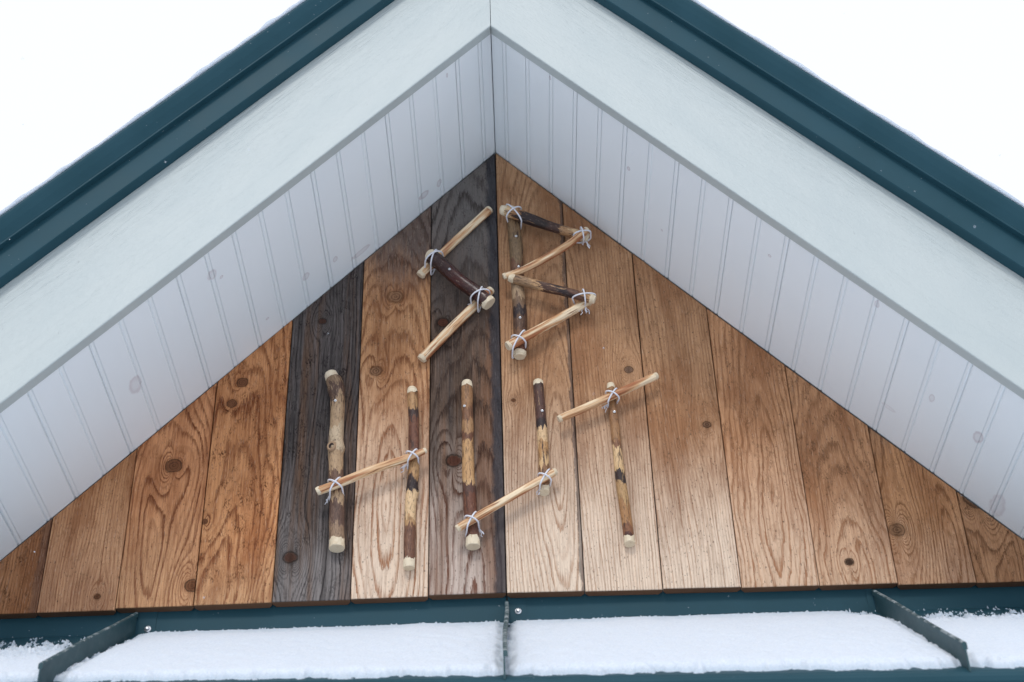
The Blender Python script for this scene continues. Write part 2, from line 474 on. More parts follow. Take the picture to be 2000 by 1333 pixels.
# planks: each a board with eased front edges and a shiplap chamfer at the back corners
def plank(k):
    d = PLANKS[k]
    g0, g1 = 0.0007 + 0.0005 * random.random(), 0.0007 + 0.0005 * random.random()
    xa, xb = k * PW + g0, (k + 1) * PW - g1
    drop = -.0127 if k < 0 else -.009
    jit = random.uniform(-.0012, .0012)
    xm = abs((k + .5) * PW)
    zb = lambda x: Z0 - .0005 + drop * (0.35 * abs(x) + 0.65 * xm) + jit
    gap = .0008 if k < 0 else .0020
    top = lambda x: ZA - PS * abs(x) - gap
    yo = random.uniform(-.0012, .0008)
    tw = random.uniform(-.0008, .0008)
    e = .0012
    T = .0195
    def outline(ins, y, cham=0.0):
        a, b = xa + ins, xb - ins
        pts = [(a + cham, y, zb(a) + ins), (b - cham, y, zb(b) + ins)]
        if cham:
            pts = [(a, y, zb(a) + cham), (a + cham, y, zb(a)), (b - cham, y, zb(b)), (b, y, zb(b) + cham)]
        tb, ta = top(b) - ins, top(a) - ins
        low = zb(b) + .004
        if tb < low + cham:
            tb = low + cham
        if ta < zb(a) + .004 + cham:
            ta = zb(a) + .004 + cham
        pts += [(b, y, tb), (a, y, ta)]
        return pts
    fo = outline(e, yo)
    mo = outline(0, yo + e)
    so = outline(0, .0105)
    bo = [(x + (.006 if i_ in (0, 3) else -.006), T, z) for i_, (x, y, z) in enumerate(so)]
    vs = fo + mo + so + bo
    fs, slots = [tuple(range(4))], [0]
    for r_ in range(3):
        for i in range(4):
            a, b = r_ * 4 + i, r_ * 4 + (i + 1) % 4
            fs.append((a, b, b + 4, a + 4))
            slots.append(1 if (i == 0 and r_ > 0) else 0)
    fs.append((12, 13, 14, 15)); slots.append(0)
    vs = [(x, y + tw * (x - (k + .5) * PW) / .07, z) for x, y, z in vs]
    o = mesh_obj('plank', vs, fs, [mat_plank(k, d), M_ENDGRAIN], gable, slots=slots)
    fix_normals(o)
    if k in (-3, -1):
        o['label'] = 'dark grey weathered plank'
    return o
for k_ in range(-8, 8):
    plank(k_)

# soffit: backing sheet and beadboards on both slopes
for side in (-1, 1):
    sf = rake('soffit', [(Y_FB + .001, .0105), (.02, .0105), (.02, .02), (Y_FB + .001, .02)], side, 0.0, 1.20, M_SOFFIT, hut)
    S_ = .0457
    first = .0274 if side < 0 else .0294
    proto = None
    def bead_section(x0, x1, bead=True):
        e, g_ = .0009, .0020
        # in X (run); heights n square to slope
        pts = [(x0 + .0002, .010), (x0 + .0002, g_), (x0 + e, 0.0)]
        if bead:
            pts += [(x1 - .0078, 0.0), (x1 - .0071, .0017), (x1 - .0064, .0004), (x1 - .0042, -.0003), (x1 - .0022, .0005)]
        else:
            pts += [(x1 - e, 0.0)]
        pts += [(x1 - .0006, g_), (x1 - .0002, g_), (x1 - .0002, .010)]
        return pts
    def board(x0, x1, bead=True, mesh=None):
        sec = bead_section(x0, x1, bead)
        L = len(sec)
        vs = []
        for Y in (Y_FB + .0005, -.0006):
            for X, n in sec:
                vs.append((side * X, Y, ZA - PS * X + n * VS))
        fs = [(j, (j + 1) % L, (j + 1) % L + L, j + L) for j in range(L)] + [tuple(range(L)), tuple(range(L, 2 * L))]
        return fix_normals(mesh_obj('soffit_board', vs, fs, M_SOFFIT, sf))
    board(0.0004, first)
    proto = board(first, first + S_)
    for n_ in range(1, 25):
        # shared mesh, shifted down the slope
        c = proto.copy()
        COL.objects.link(c)
        c.parent = sf
        jx, jn = random.uniform(-.0003, .0002), random.uniform(-.0003, .0002)
        c.location = (side * (n_ * S_ + jx), 0, -PS * (n_ * S_ + jx) + jn)

# fascia boards
for side in (-1, 1):
    e = .0022
    sec = [(Y_FB, .0), (Y_FB, -.002), (Y_FF + e, -.004), (Y_FF + e * .3, -.004 + e * .3), (Y_FF, -.004 + e), (Y_FF, .235), (Y_FB, .235)]
    rake('fascia_board', sec, side, 0.0006, 1.25, M_FASCIA, hut)

# metal rake trim: drip face, groove and rolled roof edge
for side in (-1, 1):
    F = Y_FF
    sec = [(F - .0008, .195), (F - .0225, .195), (F - .024, .1962), (F - .024, .2455), (F - .0360, .2450), (F - .0372, .2455), (F - .0372, .2480),
           (F - .0360, .2494), (F - .0380, .2525), (F - .0470, .2635), (F - .0535, .2735), (F - .0560, .2785), (F - .0562, .2815), (F - .0540, .2845),
           (F + .04, .2870), (F + .04, .240), (F - .0008, .240)]
    tr = rake('rake_trim', sec, side, 0.0006, 1.27, M_METAL, hut)
    roof = rake('roof', [(F + .041, .277), (F + .041, .286), (3.1, .286), (3.1, .277)], side, 0.0006, 1.27, M_METAL, hut)

# ------------------------------------------------------------------ apron roof below the gable
SL = math.tan(math.radians(35.0))
def zap(y, off=0.0): return Z0 - .0635 + SL * y + off
def ynose(x): return -.432 - .066 * x
apron = empty('tmp', (0, 0, 0), '', '')
bpy.data.objects.remove(apron)
nx = 24
vs, fs = [], []
XA = 1.15
prof = [(.0215, 0, 'abs'), (None, 0, 'nose')]
secs = []
for i in range(nx + 1):
    x = -XA + 2 * XA * i / nx
    yn = ynose(x)
    row = [(.0215, zap(.0215)), (yn, zap(yn)), (yn - .007, zap(yn) - .0075), (yn - .0095, zap(yn) - .014), (yn - .0085, zap(yn) - .021), (yn - .004, zap(yn) - .026), (yn + .012, zap(yn) - .030),
           (yn + .03, zap(yn) - .020), (.0215, zap(.0215) - .02)]
    secs.append([(x, y, z) for y, z in row])
Lr = len(secs[0])
vs = [p for s_ in secs for p in s_]
for i in range(nx):
    for j in range(Lr):
        a, b = i * Lr + j, i * Lr + (j + 1) % Lr
        fs.append((a, b, b + Lr, a + Lr))
fs += [tuple(range(Lr)), tuple(nx * Lr + j for j in range(Lr))]
apron = fix_normals(mesh_obj('apron_roof', vs, fs, M_METAL, hut))
# flashing strips behind the planks, one per bay
bays = [(-1.15, -.666), (-.664, -.0015), (.0015, .6595), (.6615, 1.15)]
for a, b in bays:
    box('flashing', a, b, .0203, .0218, Z0 - .066, Z0 + .03, M_METAL, apron)
# standing seams: upright plate with a folded hem, running down the slope
def seam(xt, xb, yend, lean=0.0):
    y1, y0 = .014, yend
    hgt = .0445
    def ringat(f):
        y = y1 + (y0 - y1) * f
        x = xt + (xb - xt) * f + .0012 * math.sin(7 * f + xt * 9)
        zb_, zt = zap(y) - .001, zap(y) + hgt
        w1, w2 = .0012, .0034
        h0 = .012 if xt > .1 else .010
        s = lean * f
        return [(x - w1, y, zb_), (x - w1, y, zt - h0), (x - w2 + s, y, zt - h0), (x - w2 + s, y, zt - .002), (x - w2 * .5 + s, y, zt),
                (x + w2 * .5 + s, y, zt), (x + w2 + s, y, zt - .002), (x + w2 + s, y, zt - h0), (x + w1, y, zt - h0), (x + w1, y, zb_)]
    rows = [ringat(i / 14) for i in range(15)]
    L = len(rows[0])
    vs = [p for r_ in rows for p in r_]
    fs = []
    for i in range(14):
        for j in range(L):
            a, b = i * L + j, i * L + (j + 1) % L
            fs.append((a, b, b + L, a + L))
    fs += [tuple(range(L)), tuple(14 * L + j for j in range(L))]
    o = fix_normals(mesh_obj('standing_seam', vs, fs, M_FROST, apron))
    return o
seam(-.664, -.676, -.428); seam(-.0005, -.0032, -.440, .002); seam(.6575, .647, -.482)
# seam feet turned onto the flashing, with their screws
def tab(x0, x1):
    box('seam_tab', x0, x1, .0188, .0202, Z0 - .060, Z0 - .004, M_METAL, apron)
tab(-.662, -.628); tab(.002, .034); tab(.644, .656)
def screw(p, nrm, rad, parent, name='screw'):
    """hex-ish washer-head screw lying on a surface point"""
    n = Vector(nrm).normalized()
    a = n.orthogonal().normalized()
    b = n.cross(a)
    vs, fs = [], []
    prof_ = [(1.0, 0.0), (1.0, .18), (.62, .30), (.58, .75), (.35, .92)]
    for rr, hh in prof_:
        for j in range(10):
            an = 2 * math.pi * j / 10
            vs.append(Vector(p) + (a * math.cos(an) + b * math.sin(an)) * rad * rr + n * rad * hh)
    for i in range(4):
        for j in range(10):
            fs.append((i * 10 + j, i * 10 + (j + 1) % 10, (i + 1) * 10 + (j + 1) % 10, (i + 1) * 10 + j))
    fs += [tuple(range(10)), tuple(range(40, 50))]
    return fix_normals(mesh_obj(name, vs, fs, M_STEEL, parent))
screw((-.6415, .0188, Z0 - .0415), (0, -1, 0), .0062, apron)
screw((.0196, .0188, Z0 - .0285), (0, -1, 0), .0060, apron)

# ------------------------------------------------------------------ snow on the apron: a height field that thins to nothing at its edges
def vnoise(x, y, fx, fy, seed):
    r = np.random.default_rng(seed)
    G = r.random((257, 257))
    u, v = (x * fx) % 256, (y * fy) % 256
    i, j = np.floor(u).astype(int), np.floor(v).astype(int)
    a, b = u - i, v - j
    a, b = a * a * (3 - 2 * a), b * b * (3 - 2 * b)
    return (G[i, j] * (1 - a) * (1 - b) + G[i + 1, j] * a * (1 - b) + G[i, j + 1] * (1 - a) * b + G[i + 1, j + 1] * a * b) - .5
def smooth(v, a, b):
    q = np.clip((v - a) / (b - a), 0, 1)
    return q * q * (3 - 2 * q)
NXs, NYs = 860, 120
gx = np.linspace(-1.08, 1.08, NXs)
gt = np.linspace(0, 1, NYs)
GX, GT = np.meshgrid(gx, gt, indexing='ij')
YN = ynose(GX)
GY = .0195 + (YN - .004 - .0195) * GT
dist_top = (.0195 - GY)
dist_nose = GY - YN
hf = vnoise(GX + 3, GY + 3, 420, 200, 1) + .6 * vnoise(GX + 3, GY + 3, 900, 400, 2)
mf = vnoise(GX + 3, GY + 3, 90, 60, 3)
lf = vnoise(GX + 3, GY + 3, 14, 10, 4)
th = .0140 + .0045 * lf + .0022 * mf + .0010 * hf
th *= .42 + .58 * smooth(dist_top, 0.0, .16)
th -= .022 * (1 - smooth(dist_nose + .016 * mf + .006 * hf + .010 * lf, .000, .034))
# thin, speckled corners in the lee of the seams and in the outer bays
def thin(xa, xb, ya, yb, amount):
    m = smooth(GX, xa - .03, xa + .03) * (1 - smooth(GX, xb - .03, xb + .03)) * smooth(dist_top, -.01, ya) * (1 - smooth(dist_top, ya, yb))
    return amount * m
th -= thin(-1.1, -.655, .0, .36, .0165) * (1 + 1.2 * hf + 1.0 * mf)
th -= thin(.67, 1.1, .0, .26, .0150) * (1 + 1.2 * hf + 1.0 * mf)
th += -.0045 * (1 - smooth(dist_top, .0, .018)) * (1 + 2 * hf)
for xs in (-.667, -.001, .653):
    d_ = np.abs(GX - xs)
    th -= .007 * (1 - smooth(d_, .004, .020)) * (1 + 1.2 * mf + .8 * hf)
d_ = (.655 - GX)
th -= .010 * smooth(d_, -.002, .004) * (1 - smooth(d_, .02, .07)) * (1 - smooth(dist_top, .02, .10)) * (1 + 1.6 * hf)
th -= np.where(hf + .5 * mf < -.72, .012, 0) * (1 - smooth(dist_top, .02, .2))
GZ = (Z0 - .0635 + SL * GY) + np.maximum(th, -.004)
V = np.stack([GX, GY, GZ], -1).reshape(-1, 3)
idx = np.arange(NXs * NYs).reshape(NXs, NYs)
Fq = np.stack([idx[:-1, :-1], idx[:-1, 1:], idx[1:, 1:], idx[1:, :-1]], -1).reshape(-1, 4)
me = bpy.data.meshes.new('snow')
me.from_pydata(V.tolist(), [], Fq.tolist())
me.materials.append(M_SNOW)
dep_ = me.attributes.new('depth', 'FLOAT', 'POINT')
dep_.data.foreach_set('value', th.astype(np.float32).ravel())
me.polygons.foreach_set('use_smooth', [True] * len(me.polygons))
me.update()
so_ = link(bpy.data.objects.new('snow', me))
so_['kind'] = 'stuff'
so_['label'] = 'thin layer of fresh snow lying on the teal apron roof'

# snow lying on the main roof, a ragged lip over the rake edges
for side in (-1, 1):
    N1, N2 = 420, 7
    X = np.linspace(0.0, 1.26, N1)
    vs, fs = [], []
    e1 = vnoise(X * 1.0 + 4, X * 0 + side + 5, 48, 1, 21 + side) + .25 * vnoise(X + 4, X * 0 + 3, 130, 1, 31 + side)
    e2 = vnoise(X + 4, X * 0 + 1.5, 25, 1, 41 + side)
    for i, x in enumerate(X):
        lip = Y_FF - .0575 - .004 * e2[i] - .0025 * e1[i]
        hh = .008 + .004 * e1[i] + .005 * e2[i]
        for (yy, nn) in [(lip + .02, .2845), (lip + .002, .2855), (lip - .002, .2855 + hh * .35), (lip + .002, .2855 + hh * .8), (lip + .012, .2855 + hh), (.3, .305), (3.08, .305)]:
            vs.append((side * x, yy, ZA - PS * x + nn * VS))
    for i in range(N1 - 1):
        for j in range(N2 - 1):
            a = i * N2 + j
            fs.append((a, a + 1, a + 1 + N2, a + N2))
    rs = mesh_obj('roof_snow', vs, fs, M_SNOW, None, smooth=True, attrs={'depth': ('FLOAT', [.03] * len(vs))})
    fix_normals(rs)
    rs['kind'] = 'stuff'
    rs['label'] = 'fresh snow on the %s slope of the main roof' % ('left' if side < 0 else 'right')

# ------------------------------------------------------------------ sticks
def mat_peeled(seed, pale=0.5):
    t = NT('peeled_stick_wood')
    sc = t.attr('sc').outputs['Vector']
    s1 = t.noise(t.vmul(sc, (90, 90, 9, seed, seed * 2, seed * 3)), 1.0, 2.0)
    s2 = t.noise(t.vmul(sc, (230, 230, 16, seed * 5, 0, seed)), 1.0, 2.0)
    s3 = t.noise(t.vmul(sc, (700, 700, 40, seed, 0, 0)), 1.0, 2.0)
    c = t.mix(t.ss(s2, 0.35, 0.7), (0.74, 0.50, 0.29), (0.58, 0.31, 0.14))
    c = t.mix(t.ss(s1, 0.58 - 0.12 * pale, 0.40 - 0.08 * pale, 0.0, 0.95), c, (0.36, 0.125, 0.048))
    c = t.mix(t.ss(s1, 0.52, 0.60, 0.0, 0.85), c, (0.86, 0.71, 0.49))
    c = t.mix(t.ss(s2, 0.60, 0.68, 0.0, 0.85), c, (0.22, 0.075, 0.032))
    c = t.mix(t.ss(s3, 0.55, 0.8, 0.0, 0.3), c, (0.25, 0.11, 0.05))
    t.bump(t.add(s2, t.mul(s3, 0.5)), 0.4, 0.0008)
    return t.done(c, 0.5, 0.0, 0.4)

def mat_bark(seed, stops, peel=0.3, tan=(0.46, 0.285, 0.14), jag=0.16, gloss=0.6, dark=0.4, soft=False):
    t = NT('stick_bark')
    sc = t.attr('sc').outputs['Vector']
    sv = t.attr('sv').outputs['Fac']
    n1 = t.noise(t.vmul(sc, (62, 62, 11, seed, seed, seed * 2)), 1.0, 5.0, 0.68)
    n2 = t.noise(t.vmul(sc, (150, 150, 20, seed * 3, 1, seed)), 1.0, 4.0, 0.68)
    n3 = t.noise(t.vmul(sc, (420, 420, 110, seed, 4, seed)), 1.0, 3.0, 0.65)
    f = t.add(sv, t.add(t.mul(t.sub(n1, 0.5), jag * 2.4), t.mul(t.sub(n3, 0.5), jag * 0.35)))
    c = t.ramp(f, stops, 'LINEAR' if soft else 'CONSTANT')
    c = t.mix(t.ss(n2, 0.70 - 0.3 * peel, 0.73 - 0.3 * peel, 0.0, min(1.0, peel * 2.4)), c, tan)
    c = t.mix(t.ss(n2, 0.43, 0.37, 0.0, min(1.0, dark + .35)), c, (0.050, 0.025, 0.019))
    c = t.mix(t.ss(n3, 0.50, 0.66, 0.0, 0.8), c, t.mix(0.65, c, (0.03, 0.02, 0.018)))
    c = t.mix(t.ss(n1, 0.50, 0.70, 0.0, 0.35), c, t.mix(0.5, c, (0.10, 0.05, 0.03)))
    c = t.mix(t.ss(n3, 0.44, 0.28, 0.0, 0.45), c, t.mix(0.5, c, (0.62, 0.52, 0.42)))
    c = t.mix(1.0, c, (1.0, 0.90, 0.80), 'MULTIPLY')
    t.bump(t.add(t.add(n2, t.mul(n3, 0.5)), t.mul(n1, 0.4)), 0.5, 0.0012)
    return t.done(c, gloss, 0.0, 0.4)

def mat_cut():
    t = NT('fresh_cut_wood')
    sc = t.attr('sc').outputs['Vector']
    x, y, z = t.xyz(sc)
    r = t.m('SQRT', t.add(t.mul(x, x), t.mul(y, y)))
    n = t.noise(t.vmul(sc, (260, 260, 90)), 1.0, 3.0, 0.6)
    rings = t.m('SINE', t.add(t.mul(r, 2600.0), t.mul(n, 5.0)))
    c = t.mix(t.ss(rings, -0.5, 1.0, 0.0, 0.4), (0.74, 0.63, 0.46), (0.56, 0.42, 0.26))
    c = t.mix(t.ss(n, 0.58, 0.75, 0.0, 0.6), c, (0.40, 0.25, 0.13))
    t.bump(n, 0.6, 0.0012)
    return t.done(c, 0.75)

def mat_cord():
    t = NT('white_cord')
    o = t.obj()
    n = t.noise(o, 900.0, 2.0)
    c = t.mix(t.ss(n, 0.3, 0.7), (0.66, 0.66, 0.72), (0.82, 0.82, 0.86))
    t.bump(n, 0.5, 0.0006)
    return t.done(c, 0.8)
M_CUT, M_CORD = mat_cut(), mat_cord()

def catmull(pts, n):
    P_ = [np.array(p, float) for p in pts]
    P_ = [2 * P_[0] - P_[1]] + P_ + [2 * P_[-1] - P_[-2]]
    out = []
    segs = len(P_) - 3
    for s in range(segs):
        a, b, c, d = P_[s:s + 4]
        for i in range(n):
            u = i / n
            out.append(.5 * ((2 * b) + (c - a) * u + (2 * a - 5 * b + 4 * c - d) * u * u + (3 * b - a - 3 * c + d) * u ** 3))
    out.append(P_[-2])
    return out

def frame(T):
    n1 = Vector((0, -1, 0))
    n1 = (n1 - T * n1.dot(T)).normalized()
    return n1, T.cross(n1).normalized()

def stick(parent, org, pts, mat, seed, sides=14, facet=False, bumps=(), rough=.075, cut=(.010, .010), taper=(.80, .80)):
    """pts: world (x, y, z, r) along the stick"""
    if facet:
        cut, taper = (.0045, .0045), (.88, .88)
    pl = [(p[0] - org[0], p[1] - org[1], p[2] - org[2], p[3]) for p in pts]
    C_ = catmull(pl, max(3, int(36 / (len(pl) - 1))))
    P_ = [Vector(c[:3]) for c in C_]
    Rr = [c[3] for c in C_]
    ln = [0.0]
    for i in range(1, len(P_)):
        ln.append(ln[-1] + (P_[i] - P_[i - 1]).length)
    Lt = ln[-1]
    vs, fs, sc, sv = [], [], [], []
    for i, p in enumerate(P_):
        T = (P_[min(i + 1, len(P_) - 1)] - P_[max(i - 1, 0)]).normalized()
        n1, n2 = frame(T)
        for j in range(sides):
            an = 2 * math.pi * j / sides
            ca, sa = math.cos(an), math.sin(an)
            nz = mnoise.noise(Vector((ca * 1.1 + seed * 7, sa * 1.1, ln[i] * 22 + seed)))
            nz2 = mnoise.noise(Vector((ca * 2.3 + seed * 3, sa * 2.3, ln[i] * 90 + seed)))
            if facet:
                nz = mnoise.noise(Vector((ca * 1.6 + seed * 7, sa * 1.6, ln[i] * 7 + seed)))
            r = Rr[i] * (1 + rough * nz * 1.6 + rough * .5 * nz2)
            for bl, ba, bh, bw in bumps:
                dl = (ln[i] / Lt - bl) * Lt / bw
                da = math.atan2(math.sin(an - ba), math.cos(an - ba)) / .9
                r += bh * math.exp(-dl * dl - da * da)
            endd = min(ln[i] - 0, Lt - ln[i])
            if endd < (cut[0] if ln[i] < Lt * .5 else cut[1]) * .8:
                r = min(r, Rr[i] * ((.84 if facet else .70) + (.12 if facet else .24) * endd / ((cut[0] if ln[i] < Lt * .5 else cut[1]) * .8)))
            v = p + (n1 * ca + n2 * sa) * r
            vs.append(v); sc.append((r * ca, r * sa, ln[i])); sv.append(ln[i] / Lt)
    for i in range(len(P_) - 1):
        for j in range(sides):
            a, b = i * sides + j, i * sides + (j + 1) % sides
            fs.append((a, b, b + sides, a + sides))
    fs += [tuple(range(sides)), tuple((len(P_) - 1) * sides + j for j in range(sides))]
    o = mesh_obj('stick', vs, fs, mat, parent, smooth=not facet, attrs={'sc': ('FLOAT_VECTOR', sc), 'sv': ('FLOAT', sv)})
    fix_normals(o)
    # whittled ends
    for e in (0, 1):
        p = P_[0] if e == 0 else P_[-1]
        q = P_[1] if e == 0 else P_[-2]
        T = (p - q).normalized()
        n1, n2 = frame(T)
        R0 = Rr[0] if e == 0 else Rr[-1]
        S2 = 18
        tilt = random.uniform(-.18, .18)
        prof_ = [(-cut[e], 1.0), (-cut[e] * .55, 1.0), (0.0, taper[e] + .06), (.0015, taper[e])]
        vs2, sc2, fs2 = [], [], []
        for k, (dl, rr) in enumerate(prof_):
            for j in range(S2):
                an = 2 * math.pi * j / S2
                ca, sa = math.cos(an), math.sin(an)
                jj = (mnoise.noise(Vector((ca * 1.5, sa * 1.5, seed * 3.3 + e))) * .55 + random.uniform(-.09, .09)) * cut[e] if k == 0 else (random.uniform(-.05, .05) * cut[e] if k < 3 else 0)
                ro = R0 * rr * (1 + random.uniform(-.04, .04)) + (-.0002 if facet else .0001)
                if k == 3:
                    jj = tilt * ro * ca
                if k == 2:
                    jj += tilt * ro * ca * .8
                vs2.append(p + T * (dl + jj) + (n1 * ca + n2 * sa) * ro)
                sc2.append((ro * ca, ro * sa, dl))
        for k in range(3):
            for j in range(S2):
                a, b = k * S2 + j, k * S2 + (j + 1) % S2
                fs2.append((a, b, b + S2, a + S2))
        ci = len(vs2)
        vs2.append(p + T * .0012); sc2.append((0, 0, .001))
        for j in range(S2):
            fs2.append((3 * S2 + j, 3 * S2 + (j + 1) % S2, ci))
        ce = mesh_obj('cut_end', vs2, fs2, M_CUT, o, attrs={'sc': ('FLOAT_VECTOR', sc2)})
        fix_normals(ce)
    return o

def tube(paths, rad, sides=7):
    """several polylines swept to one list of verts and faces"""
    V_, F_q = [], []
    for pts, closed, r0 in paths:
        n = len(pts)
        b0 = len(V_)
        pv = None
        for i in range(n):
            if closed:
                T = (pts[(i + 1) % n] - pts[i - 1]).normalized()
            else:
                T = (pts[min(i + 1, n - 1)] - pts[max(i - 1, 0)]).normalized()
            if pv is None:
                pv = T.orthogonal().normalized()
            pv = (pv - T * pv.dot(T)).normalized()
            w = T.cross(pv)
            for j in range(sides):
                an = 2 * math.pi * j / sides
                V_.append(pts[i] + (pv * math.cos(an) + w * math.sin(an)) * r0)
        for i in range(n if closed else n - 1):
            for j in range(sides):
                a, b = b0 + i * sides + j, b0 + i * sides + (j + 1) % sides
                c, d = b0 + ((i + 1) % n) * sides + (j + 1) % sides, b0 + ((i + 1) % n) * sides + j
                F_q.append((a, b, c, d))
        if not closed:
            F_q.append(tuple(b0 + j for j in range(sides)))
            F_q.append(tuple(b0 + (n - 1) * sides + j for j in range(sides)))
    return V_, F_q

def hull2(pts):
    pts = sorted(set((round(a, 7), round(b, 7)) for a, b in pts))
    def half(pp):
        h = []
        for q in pp:
            while len(h) >= 2 and (h[-1][0] - h[-2][0]) * (q[1] - h[-2][1]) - (h[-1][1] - h[-2][1]) * (q[0] - h[-2][0]) <= 0:
                h.pop()
            h.append(q)
        return h
    lo, up = half(pts), half(pts[::-1])
    return lo[:-1] + up[:-1]

def at_world(pts, p):
    """nearest point on a stick's centre line -> (x, y, z, r, direction)"""
    best = None
    for a, b in zip(pts[:-1], pts[1:]):
        A, B = Vector(a[:3]), Vector(b[:3])
        d = B - A
        q = Vector((p[0] - A.x, 0, p[1] - A.z))
        f = max(0, min(1, (q.x * d.x + q.z * d.z) / (d.x ** 2 + d.z ** 2)))
        P_ = A + d * f
        e = (P_.x - p[0]) ** 2 + (P_.z - p[1]) ** 2
        if best is None or e < best[0]:
            best = (e, P_, a[3] + (b[3] - a[3]) * f, Vector((d.x, 0, d.z)).normalized())
    return best[1:]

def lashing(parent, org, front, rear, p, cr=.00165, tails=((1, -.7), (-1, -.4)), spread=1.0, wraps=1):
    """white cord crossed over the front stick and drawn round behind the rear one"""
    Pf, rf, df = at_world(front, p)
    Pr, rr, dr = at_world(rear, p)
    cx = Vector((Pf.x, 0, Pf.z))
    if df.dot(dr) < 0:
        dr = -dr
    paths = []
    d1 = (df + dr * spread).normalized()
    d2 = (df - dr * spread).normalized()
    # the two strands lie along the bisectors between the sticks
    for d, off in ((d1, 0.0), (d2, cr * 1.7)):
        ends = []
        for w in range(wraps):
            sh = (w - (wraps - 1) / 2) * cr * 2.1
            sf_ = max(.42, math.sqrt(max(0, 1 - d.dot(df) ** 2)))
            sr_ = max(.42, math.sqrt(max(0, 1 - d.dot(dr) ** 2)))
            pts = []
            for i in range(28):
                an = 2 * math.pi * i / 28
                pts.append(((rf + cr + off) / sf_ * math.cos(an), Pf.y + (rf + cr + off) * math.sin(an)))
                pts.append(((rr + cr) / sr_ * .84 * math.cos(an), min(Pr.y + (rr + cr) * math.sin(an), -.0015)))
            h = hull2(pts)
            side = Vector((d.z, 0, -d.x))
            loop = []
            m = len(h)
            for i in range(m):
                a, b = h[i], h[(i + 1) % m]
                steps = max(1, int(math.hypot(b[0] - a[0], b[1] - a[1]) / .004))
                for s in range(steps):
                    f = s / steps
                    q = (a[0] + (b[0] - a[0]) * f, a[1] + (b[1] - a[1]) * f)
                    loop.append(Vector((cx.x + d.x * q[0] + side.x * sh, q[1], cx.z + d.z * q[0] + side.z * sh)) - Vector(org))
            paths.append((loop, True, cr))
    # cut tails of the cord
    for sx, sz in tails:
        st = Vector((cx.x + math.copysign(min(abs(sx), 1) * rr * .75, sx), min(Pr.y, -.007), cx.z + math.copysign(min(abs(sz), 1) * rf * .8, sz))) - Vector(org)
        for q in range(random.choice((3, 4))):
            dirv = Vector((sx * random.uniform(.6, 1.1), random.uniform(-.22, -.02), sz * random.uniform(.2, 1.2))).normalized()
            Lx = random.uniform(.013, .020) * (1.0 if q else .8)
            pp = []
            for i in range(7):
                f = i / 6
                pp.append(st + dirv * Lx * f + Vector((0, 0, -.005 * f * f)) + Vector((mnoise.noise(Vector((q, f * 4, cx.x * 50))), 0, mnoise.noise(Vector((q + 5, f * 4, cx.x * 50))))) * .005 * f)
            paths.append((pp, False, cr * (.42 if q else .85)))
    V_, Fq_ = tube(paths, cr)
    return fix_normals(mesh_obj('lashing', V_, Fq_, M_CORD, parent, smooth=True))

TAN, RBR, DRK, PAL = (0.47, 0.29, 0.145), (0.150, 0.062, 0.038), (0.024, 0.015, 0.018), (0.70, 0.53, 0.33)
BRN, OLV, GRY = (0.20, 0.105, 0.055), (0.19, 0.135, 0.080), (0.36, 0.295, 0.215)

GRP = 'stick letters on the gable planks'
def letter(org, label):
    return empty('stick_letter', org, label, 'letter', GRP)

# S: pale peeled sticks above and below, a glossy dark red one across
S1 = [(-0.0157, -0.0105, 3.8563, 0.0093), (-0.0911, -0.0105, 3.7691, 0.0091), (-0.161, -0.0105, 3.6817, 0.0100)]
S2 = [(-0.1399, -0.034, 3.7142, 0.0148), (-0.1282, -0.0345, 3.7013, 0.0159), (-0.1103, -0.034, 3.6828, 0.0153), (-0.08, -0.034, 3.6451, 0.0147), (-0.048, -0.034, 3.6144, 0.0146), (-0.0195, -0.034, 3.5829, 0.0156)]
S3 = [(-0.0161, -0.0105, 3.6367, 0.0094), (-0.0886, -0.0105, 3.5509, 0.0098), (-0.1568, -0.0105, 3.4665, 0.0101)]
o_ = (-.09, 0, 3.46)
L_ = letter(o_, 'jagged letter S of two peeled sticks joined by one dark maroon stick')
stick(L_, o_, S1, mat_peeled(2.1, .25), 2, 10, True)
s_ = stick(L_, o_, S2, mat_bark(5.0, [(0, (.035, .020, .020)), (.2, (.032, .012, .012)), (.5, (.062, .016, .014)), (.75, (.040, .014, .015)), (1, (.05, .018, .018))], .04, jag=.3, gloss=.27, dark=.4, soft=True), 3, 16, False, cut=(.006, .006), taper=(.86, .9))
s_['label'] = 'dark maroon stick'
screw((-.0992 - o_[0], -.0475, 3.6648 - o_[2]), (0, -1, .1), .0029, s_)
stick(L_, o_, S3, mat_peeled(7.7, .2), 4, 10, True)
lashing(L_, o_, S2, S1, (-.131, 3.706), spread=2.6, tails=())
lashing(L_, o_, S2, S3, (-.036, 3.605), spread=1.9, tails=((-1.6, .1),))

# B: barked post, four arms
BV = [(0.0311, -0.0125, 3.8544, 0.0115), (0.0344, -0.0125, 3.8095, 0.0138), (0.038, -0.0125, 3.7429, 0.0140), (0.0386, -0.0125, 3.648, 0.0131), (0.0413, -0.0125, 3.5563, 0.0139), (0.0377, -0.0125, 3.4642, 0.0132)]
B1 = [(0.0104, -0.036, 3.8316, 0.0113), (0.0318, -0.036, 3.8235, 0.0119), (0.0541, -0.0345, 3.8126, 0.0124), (0.1091, -0.03, 3.7879, 0.0107), (0.1877, -0.026, 3.7551, 0.0101)]
B2 = [(0.1867, -0.0435, 3.7628, 0.0080), (0.1457, -0.0425, 3.7257, 0.0079), (0.0981, -0.039, 3.6932, 0.0079), (0.0491, -0.0345, 3.6672, 0.0073), (0.0109, -0.033, 3.6531, 0.0068)]
B3 = [(0.0234, -0.030, 3.6512, 0.0094), (0.0851, -0.034, 3.624, 0.0104), (0.1412, -0.037, 3.6020, 0.0098), (0.1917, -0.038, 3.5814, 0.0098)]
